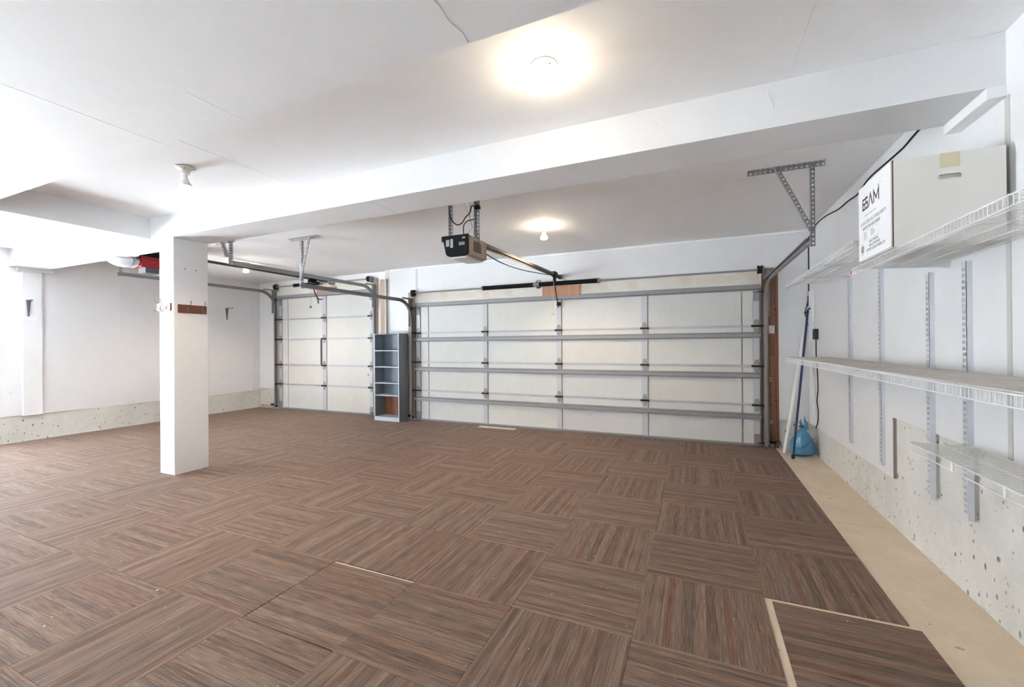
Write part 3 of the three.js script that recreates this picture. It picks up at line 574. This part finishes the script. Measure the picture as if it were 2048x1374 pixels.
{ // cardboard box
  const g = thing('cardboard_box', 'large white cardboard carton with a printed side on the upper shelf', 'box');
  const x0 = 0.885, x1 = 1.292, y0 = 1.846, y1 = 2.268, za = -3.095, zb = -2.647, t = 0.005;
  const board = M({ color: rgb(226, 223, 217), roughness: 0.75 }), brown = M({ color: rgb(112, 82, 66), roughness: 0.9 });
  const s = new THREE.Shape([[x0 + 0.008, y0], [x1, y0], [x1, y1], [x0 + 0.008, y1]].map((p) => new THREE.Vector2(...p)));
  const h = new THREE.Path(); h.moveTo(1.068, 2.146); h.lineTo(1.130, 2.146); h.absarc(1.130, 2.158, 0.012, -Math.PI / 2, Math.PI / 2, false); h.lineTo(1.068, 2.170); h.absarc(1.068, 2.158, 0.012, Math.PI / 2, Math.PI * 1.5, false); s.holes.push(h);
  const near = mesh('end_panel', new THREE.ExtrudeGeometry(s, { depth: t, bevelEnabled: false }).translate(0, 0, zb - t), board, g);
  mesh('body', [bx(x0 + 0.008, x1, y0, y0 + t, za, zb - t), bx(x0 + 0.008, x1, y1 - t, y1, za, zb - t), bx(x1 - t, x1, y0, y1, za, zb - t), bx(x0 + 0.008, x1, y0, y1, za, za + t), bx(x0 + 0.04, x1 - 0.04, 2.06, y1 - 0.02, zb - 0.03, zb - 0.02)], board, g);
  mesh('corner_edge', [bx(x0 + 0.004, x0 + 0.009, y0, y1 + 0.002, zb - 0.010, zb - 0.003)], brown, g);
  const front = mesh('printed_panel', bx(x0, x0 + 0.007, y0 + 0.004, y1 + 0.004, za - 0.01, zb - 0.012), M({ color: rgb(244, 244, 246), roughness: 0.6 }), g);
  const art = canvasTex(1024, 1024, (c, w, hh) => {
    c.fillStyle = '#f4f4f6'; c.fillRect(0, 0, w, hh);
    c.fillStyle = c.strokeStyle = '#2b2b30'; c.lineWidth = 28; c.lineCap = 'butt'; c.lineJoin = 'miter';
    const P = (...p) => { c.beginPath(); c.moveTo(p[0], p[1]); for (let i = 2; i < p.length; i += 2) c.lineTo(p[i], p[i + 1]); c.stroke(); };
    // block lettering: B S A M
    P(150, 180, 150, 330, 225, 330, 225, 256, 150, 256); P(138, 190, 240, 190); P(330, 190, 262, 190, 262, 256, 318, 256, 318, 330, 250, 330);
    P(350, 340, 420, 175, 490, 340); P(530, 340, 530, 180, 610, 290, 690, 180, 690, 340);
    c.lineWidth = 5; P(235, 172, 300, 172); P(640, 140, 690, 140); P(720, 128, 752, 128);
    c.lineWidth = 5; P(210, 430, 600, 430);
    c.textBaseline = 'alphabetic'; c.fillStyle = '#86868c'; c.font = 'bold 66px sans-serif'; c.fillText('A SUCCESA N:2 EWQUBRTY', 70, 548, 850);
    c.fillStyle = '#55555b'; c.font = 'bold 60px sans-serif'; c.fillText('WASTE FOR ARECORDED', 140, 622, 590);
    c.strokeStyle = '#a8a8ae'; c.lineWidth = 3; c.strokeRect(150, 650, 530, 130);
    c.fillStyle = '#8a8a90';
    for (let i = 0; i < 7; i++) { c.fillRect(175, 664 + i * 15, 90 + (i * 37) % 70, 5); if (i < 6) c.fillRect(410, 668 + i * 15, 90 + (i * 53) % 80, 5); }
    c.fillStyle = '#46464c'; c.font = 'bold 50px sans-serif'; c.fillText('DRGT/IBODE.', 360, 838, 330); c.fillText('GRE.GEPORSED', 360, 892, 360); c.fillText('ESTRIC/LICSAUTOBREC,TO', 270, 946, 600);
    c.lineWidth = 5; c.strokeStyle = '#3a3a40'; c.beginPath(); c.ellipse(130, 890, 62, 72, 0, 0, Math.PI * 2); c.stroke();
    c.fillStyle = '#3a3a40'; c.beginPath(); c.ellipse(130, 880, 42, 40, 0, 0, Math.PI * 2); c.fill(); c.beginPath(); c.moveTo(92, 905); c.lineTo(168, 905); c.lineTo(130, 948); c.closePath(); c.fill();
    c.fillStyle = '#f4f4f6'; c.beginPath(); c.arc(118, 872, 9, 0, 7); c.arc(142, 872, 9, 0, 7); c.fill(); c.fillRect(110, 890, 42, 7);
  });
  mesh('print', new THREE.PlaneGeometry(zb - za - 0.012, y1 - y0 - 0.01).rotateY(-Math.PI / 2).translate(x0 - 0.0008, (y0 + y1) / 2 + 0.004, (za + zb) / 2 - 0.011), M({ map: art, roughness: 0.6 }), front);
  mesh('packing_tape', [bx(1.064, 1.136, 2.20, y1 + 0.001, zb - 0.0002, zb + 0.0008), bx(1.064, 1.136, y1, y1 + 0.001, zb - 0.3, zb + 0.0008)], MP({ color: rgb(214, 204, 172), roughness: 0.3 }), g);
  seat(g, (x0 + x1) / 2, y0, (za + zb) / 2);
}

// ---------------------------------------------------------------- far corner: poles, bag, sensors, wiring
{
  const g = thing('pole', 'white plastic pole leaning in the far right corner', 'pole', 'poles leaning in the corner');
  mesh('shaft', rod([1.0, 0.004, -6.20], [1.287, 1.70, -6.405], 0.022, 16), whiteEnamel, g);
  mesh('end_cap', rod([0.9985, 0.0, -6.199], [1.001, 0.016, -6.201], 0.0205, 16), M({ color: rgb(220, 220, 216), roughness: 0.5 }), g);
  seat(g, 1.0, 0, -6.2);
}
{
  const g = thing('pole', 'dark blue hooked pole leaning in front of the blue bag', 'pole', 'poles leaning in the corner');
  const navy = MP({ color: rgb(30, 46, 96), roughness: 0.35 });
  mesh('shaft', rod([1.043, 0.03, -5.93], [1.268, 1.745, -6.27], 0.0125, 14), navy, g);
  mesh('foot', rod([1.040, 0.0, -5.925], [1.045, 0.045, -5.935], 0.018, 14), cordMat, g);
  mesh('hook', [tube([[1.268, 1.74, -6.27], [1.274, 1.785, -6.278], [1.295, 1.80, -6.27], [1.308, 1.805, -6.255]], 0.010, 20, 8), rod([1.235, 1.745, -6.27], [1.285, 1.76, -6.27], 0.008, 8)], navy, g);
  seat(g, 1.043, 0, -5.93);
}
{
  const g = thing('plastic_bag', 'tied blue plastic bag slumped in the far right corner', 'bag');
  const H = 0.36, NU = 72, NV = 44, pos = [], uv = [], idx = [], nf = lattice(64, 200), nf2 = lattice(64, 201);
  const prof = (t) => t < 0.08 ? Math.sqrt(t / 0.08) * 0.93 : t < 0.3 ? 0.93 + 0.07 * Math.sin((t - 0.08) / 0.22 * Math.PI / 2) : t < 0.92 ? 0.14 + 0.86 * Math.pow(Math.cos((t - 0.3) / 0.62 * Math.PI / 2), 1.0) : 0.14 + (t - 0.92) * 0.4;
  for (let j = 0; j <= NV; j++) for (let i = 0; i <= NU; i++) {
    const t = j / NV, a = i / NU * Math.PI * 2, u = i / NU, r = prof(t);
    const fold = (nf(u * 22, t * 3) - 0.5) * 0.20 * (0.25 + t) + (nf2(u * 9 + 3, t * 7) - 0.5) * 0.16 * (1 - t * 0.5) + Math.abs(nf(u * 12 + 9, t * 12) - 0.5) * 0.10;
    const R = r * (1 + fold), sx = 0.128, sz = 0.115;
    pos.push(Math.sin(a) * R * sx + 0.012 * Math.pow(t, 1.5), t * H + (t > 0.02 && t < 0.5 ? 0.02 * Math.sin(a) * (0.5 - t) : 0), -Math.cos(a) * R * sz - 0.02 * t);
    uv.push(1 - u, t);
  }
  for (let j = 0; j < NV; j++) for (let i = 0; i < NU; i++) { const a = j * (NU + 1) + i, b = a + 1, c = a + NU + 1, d = c + 1; idx.push(a, c, b, b, c, d); }
  const bg = new THREE.BufferGeometry(); bg.setAttribute('position', new THREE.Float32BufferAttribute(pos, 3)); bg.setAttribute('uv', new THREE.Float32BufferAttribute(uv, 2)); bg.setIndex(idx); bg.computeVertexNormals();
  const tx = canvasTex(1024, 512, (c, w, h) => {
    c.fillStyle = '#4a92ba'; c.fillRect(0, 0, w, h);
    c.save(); c.translate(500, 345); c.rotate(-0.62); c.fillStyle = '#12303f'; c.font = 'bold 46px sans-serif'; c.fillText('RSIDT', -10, 0, 120); c.fillText('di', 140, 0, 50); c.fillText('L.', -130, 10, 50); c.restore();
  });
  const film = MP({ map: tx, roughness: 0.28, clearcoat: 0.4, clearcoatRoughness: 0.25, side: THREE.DoubleSide });
  const plain = MP({ color: rgb(74, 146, 186), roughness: 0.28, clearcoat: 0.4, clearcoatRoughness: 0.25, side: THREE.DoubleSide });
  g.position.set(1.175, 0.0, -6.15);
  mesh('sack', bg, film, g);
  const ear = (x, y, hgt, lean, w) => { const gg = new THREE.ConeGeometry(w, hgt, 10, 5).scale(1, 1, 0.35), p = gg.attributes.position; for (let i = 0; i < p.count; i++) { const q = p.getY(i) / hgt + 0.5; p.setX(i, p.getX(i) + lean * q * q + 0.006 * Math.sin(q * 9 + x * 90)); p.setZ(i, p.getZ(i) + 0.008 * Math.sin(q * 7)); } gg.computeVertexNormals(); return gg.translate(x, y, -0.02); };
  mesh('handle', ear(-0.008, 0.395, 0.11, 0.004, 0.026), plain, g);
  mesh('handle', ear(0.045, 0.40, 0.17, -0.012, 0.036), plain, g);
  mesh('knot', new THREE.TorusGeometry(0.022, 0.008, 8, 18).rotateX(1.3).translate(0.0, 0.348, -0.02), M({ color: rgb(30, 48, 66), roughness: 0.5 }), g);
}
{
  const g = thing('power_adapter', 'black plug-in box with a cord on the right wall', 'adapter');
  mesh('body', rbx(XW - 0.045, XW, 1.415, 1.54, -6.10, -6.02, 0.008), M({ color: rgb(44, 50, 58), roughness: 0.4 }), g);
  mesh('dial', rod([XW - 0.048, 1.485, -6.06], [XW - 0.044, 1.485, -6.06], 0.018, 16), blackPlastic, g);
  mesh('cord', tube([[XW - 0.02, 1.42, -6.05], [XW - 0.018, 1.25, -6.06], [XW - 0.012, 1.0, -6.04], [XW - 0.010, 0.82, -6.03], [XW - 0.012, 0.68, -6.07], [XW - 0.010, 0.56, -6.03], [XW - 0.012, 0.44, -6.04], [XW - 0.016, 0.37, -6.09], [XW - 0.03, 0.355, -6.06]], 0.0055, 70, 7), cordMat, g);
  seat(g, XW, 1.415, -6.06);
}
{
  const c = mesh('black_cable', [
    tube([[XW - 0.006, 2.74, -3.08], [XW - 0.007, 2.735, -3.56], [XW - 0.006, 2.718, -3.75], [XW - 0.007, 2.722, -4.0], [XW - 0.006, 2.73, -4.4], [XW - 0.01, 2.685, -4.63], [XW - 0.006, 2.705, -4.9], [XW - 0.006, 2.715, -5.2], [XW - 0.006, 2.775, -5.7], [XW - 0.006, 2.78, -6.12], [XW - 0.007, 2.70, -6.435]], 0.006, 90, 6),
    tube([[XW - 0.007, 2.72, -6.437], [XW - 0.008, 2.4, -6.438], [XW - 0.010, 2.1, -6.438], [XW - 0.008, 1.92, -6.438]], 0.0055, 30, 6)], cordMat);
  tag(c, 'thin black cable tacked along the top of the right wall', 'cable');
}
{
  const c = mesh('cord_loop', [tube([[XW - 0.010, 1.96, -6.436], [XW - 0.03, 1.86, -6.43], [XW - 0.05, 1.77, -6.43], [XW - 0.04, 1.68, -6.435], [XW - 0.018, 1.60, -6.437]], 0.006, 40, 6), tube([[XW - 0.012, 1.97, -6.436], [XW - 0.016, 1.9, -6.43], [XW - 0.022, 1.84, -6.43]], 0.011, 16, 7), rod([XW - 0.06, 1.755, -6.436], [XW - 0.03, 1.765, -6.436], 0.012, 8)], M({ color: rgb(58, 58, 52), roughness: 0.6 }));
  tag(c, 'short coiled cord hanging in the far right corner', 'cord');
}
{
  const g = thing('junction_plate', 'blank white box cover screwed to the raw wood jamb', 'wall plate');
  mesh('plate', rbx(0.868, 0.94, 1.50, 1.605, ZB - 0.006, ZB + 0.004, 0.002), M({ color: rgb(222, 218, 214), roughness: 0.5 }), g);
  for (const [x, y] of [[0.885, 1.52], [0.922, 1.58], [0.905, 1.555]]) mesh('screw', rod([x, y, ZB + 0.003], [x, y, ZB + 0.006], 0.0045, 8), darkSteel, g);
  seat(g, 0.904, 1.5, ZB);
}
{ // jamb hardware: lag bolts, plates
  const g = thing('jamb_bracket', 'small steel bracket bolted low on the raw wood jamb', 'bracket');
  mesh('plate', rod([0.895, 0.34, ZB - 0.006], [0.895, 0.34, ZB + 0.004], 0.026, 14), galvDull, g);
  mesh('bolt', rod([0.895, 0.345, ZB + 0.004], [0.895, 0.345, ZB + 0.016], 0.009, 6), galv, g);
  seat(g, 0.895, 0.34, ZB);
  const b = thing('jamb_bracket', 'steel bolt head halfway up the raw wood jamb', 'bracket');
  mesh('bolt', rod([0.89, 0.915, ZB - 0.006], [0.89, 0.915, ZB + 0.012], 0.012, 6), galv, b);
  mesh('washer', rod([0.892, 0.88, ZB - 0.006], [0.892, 0.88, ZB + 0.003], 0.014, 12), galvDull, b);
  seat(b, 0.89, 0.9, ZB);
}
function sensor(label, x, y, z, s) {
  const g = thing('safety_sensor', label, 'sensor', 'photo-eye sensors by the door tracks');
  mesh('bracket', [bx(x - 0.02, x + 0.02, y + 0.02, y + 0.024, z, z + 0.07), bx(x - 0.02, x + 0.02, 0.008, y + 0.024, z, z + 0.003)], galvDull, g);
  mesh('eye', rbx(x - 0.032, x + 0.032, y - 0.018, y + 0.02, z + 0.02, z + 0.06, 0.008), blackPlastic, g);
  mesh('wire', tube([[x + s * 0.03, y, z + 0.04], [x + s * 0.07, y + 0.02, z + 0.03], [x + s * 0.09, y - 0.02, z + 0.02], [x + s * 0.10, 0.02, z + 0.012]], 0.004, 20, 6), cordMat, g);
  seat(g, x, 0, z);
}
sensor('black photo-eye sensor at the foot of the raw wood jamb', 0.905, 0.085, ZB + 0.002, 1);
sensor('black photo-eye sensor between the bookcase and the wide door', -4.845, 0.085, ZB + 0.014, 0.25);
sensor('black photo-eye sensor in the far left corner', -8.66, 0.085, ZS + 0.002, -1);
{
  const c = mesh('wire_bundle', [tube([[-8.70, 0.03, -6.46], [-8.76, 0.08, -6.44], [-8.82, 0.05, -6.42], [-8.87, 0.09, -6.44], [-8.93, 0.02, -6.42]], 0.009, 30, 6), tube([[-8.72, 0.02, -6.43], [-8.80, 0.03, -6.40], [-8.86, 0.018, -6.38], [-8.94, 0.015, -6.40]], 0.008, 30, 6)], M({ color: rgb(188, 120, 112), roughness: 0.7 }));
  tag(c, 'tangle of pinkish wire on the floor in the far left corner', 'wire');
}
// ---------------------------------------------------------------- bookcase
{
  const g = thing('bookcase', 'narrow blue-grey bookcase with empty shelves between the doors', 'bookcase');
  const x0 = -5.45, x1 = -4.885, zf = -6.14, zb = -6.405, H = 1.597, t = 0.019;
  const paint = M({ color: rgb(126, 135, 146), roughness: 0.5 }), edge = M({ color: rgb(186, 197, 208), roughness: 0.45 });
  mesh('side_panel', bx(x0, x0 + t, 0, H, zb, zf - 0.002), paint, g);
  mesh('side_panel', bx(x1 - t, x1, 0, H, zb, zf - 0.002), paint, g);
  mesh('edge_band', [bx(x0, x0 + t, 0, H, zf - 0.002, zf), bx(x1 - t, x1, 0, H, zf - 0.002, zf)], edge, g);
  mesh('top_panel', bx(x0 + t, x1 - t, H - t, H, zb, zf - 0.001), paint, g);
  for (const y of [1.293, 0.995, 0.700, 0.478, 0.080]) { const s = mesh('shelf', bx(x0 + t, x1 - t, y - 0.016, y, zb + 0.006, zf - 0.003), edge, g); mesh('shelf_edge', bx(x0 + t, x1 - t, y - 0.017, y, zf - 0.003, zf - 0.001), edge, s); }
  mesh('kick_board', bx(x0 + t, x1 - t, 0, 0.064, zf - 0.02, zf - 0.001), edge, g);
  mesh('back_panel', bx(x0 + t, x1 - t, 0.478, H - t, zb, zb + 0.005), paint, g);
  const low = mesh('lower_back', metric(bx(x0 + t, x1 - t, 0.064, 0.478, zb - 0.004, zb + 0.001), 0.4, 0.8), M({ map: fir.map, color: rgb(255, 240, 230), roughness: 0.7 }), g);
  mesh('socket_plate', rbx(-5.01, -4.95, 0.27, 0.36, zb + 0.001, zb + 0.006, 0.002), whiteEnamel, low);
  seat(g, (x0 + x1) / 2, 0, (zf + zb) / 2);
}
// ---------------------------------------------------------------- coat racks on the column
function hookGeo() {
  return merge([tube([[0, -0.004, 0.004], [0, -0.004, 0.022], [0, 0.012, 0.036], [0, 0.040, 0.048], [0, 0.064, 0.058], [0, 0.078, 0.058]], 0.0032, 24, 7), tube([[0, -0.012, 0.004], [0, -0.020, 0.020], [0, -0.040, 0.034], [0, -0.046, 0.046], [0, -0.036, 0.056]], 0.0032, 20, 7),
    new THREE.SphereGeometry(0.0055, 10, 8).translate(0, 0.080, 0.058), new THREE.SphereGeometry(0.0055, 10, 8).translate(0, -0.034, 0.057), rbx(-0.009, 0.009, -0.032, 0.022, 0, 0.005, 0.002)]);
}
const hookMetal = M({ color: rgb(120, 108, 96), metalness: 0.6, roughness: 0.4 });
function coatRack(label, w, h, hooks, face) {
  const g = thing('coat_rack', label, 'coat rack', 'coat racks on the column');
  mesh('board', metric(rbx(-w / 2, w / 2, -h / 2, h / 2, 0, 0.016, 0.003), 0.3, 0.3), walnut, g);
  if (face) mesh('glare_face', rbx(-w / 2 + 0.012, w / 2 - 0.002, -h / 2 + 0.006, h / 2 - 0.001, 0.0155, 0.0175, 0.001, 1), whiteEnamel, g);  // white plate over the brown board stands in for strong light on it
  const hg = hookGeo();
  for (const x of hooks) { const k = mesh('hook', hg, hookMetal, g); k.position.set(x, 0, 0.0165); }
  return g;
}
{ const a = coatRack('brown board coat rack with two hooks on the tan side of the column', 0.29, 0.092, [-0.052, 0.092], false); a.position.set(-5.13, 1.796, -2.892); a.rotation.y = Math.PI / 2; }
{ const b = coatRack('brown coat rack with two hooks, its face painted white for glare, on the bright front of the column', 0.25, 0.085, [-0.048, 0.062], true); b.position.set(-5.29, 1.812, -2.711); }
// ---------------------------------------------------------------- brackets on the left wall
function shelfBracket(label, z, y, arm) {
  const g = thing('shelf_bracket', label, 'bracket', 'steel brackets on the left wall');
  const m = M({ color: rgb(112, 114, 118), metalness: 0.5, roughness: 0.45 });
  const s = new THREE.Shape([[-0.025, 0], [0.025, 0], [0.022, -0.03], [0.006, -0.24], [-0.006, -0.24], [-0.022, -0.03]].map((p) => new THREE.Vector2(...p)));
  mesh('gusset', new THREE.ExtrudeGeometry(s, { depth: 0.012, bevelEnabled: true, bevelSize: 0.001, bevelThickness: 0.002, bevelSegments: 1 }).rotateY(Math.PI / 2).translate(0.002, 0, 0), m, g);
  mesh('arm', [rbx(0, arm, -0.004, 0.005, -0.009, 0.009, 0.002), rbx(arm - 0.006, arm, -0.02, 0.005, -0.007, 0.007, 0.002)], m, g);
  return g;
}
shelfBracket('steel shelf bracket on the left wall pilaster', 0, 0, 0.12).position.set(XL + 0.045, 2.09, -2.885);
shelfBracket('steel shelf bracket on the left wall past the column', 0, 0, 0.2).position.set(XL, 2.19, -5.80);
// ---------------------------------------------------------------- small things on the floor
{
  const o = mesh('vinyl_strip', rbx(-3.355, -2.695, 0.007, 0.011, -6.36, -6.245, 0.0015, 1), M({ color: rgb(232, 222, 212), roughness: 0.5 }));
  tag(o, 'pale vinyl strip lying at the foot of the wide door', 'floor strip');
}
{
  const bits = [];
  const chip = (x, z, r, h) => { const g = new THREE.IcosahedronGeometry(1, 0).scale(r, h, r * rr(0.5, 1)).rotateY(rr(0, 3)).translate(x, 0.007 + h * 0.6, z); bits.push(g); };
  chip(-2.95, -0.99, 0.008, 0.006); chip(-3.02, -1.04, 0.006, 0.003); chip(-2.8, -1.39, 0.009, 0.003);
  for (let i = 0; i < 190; i++) { const x = i % 2 ? rr(-4.5, 0.93) : rr(-1.2, 0.93), z = rr(-5.2, -0.9); chip(x, z, rr(0.0015, 0.0045), rr(0.001, 0.003)); }
  const o = mesh('floor_debris', bits, M({ color: rgb(214, 204, 190), roughness: 0.8 }));
  o.userData.kind = 'stuff'; tag(o, 'scattered pale crumbs and chips on the carpet tiles', 'debris');
}

renderer.render(scene, camera);
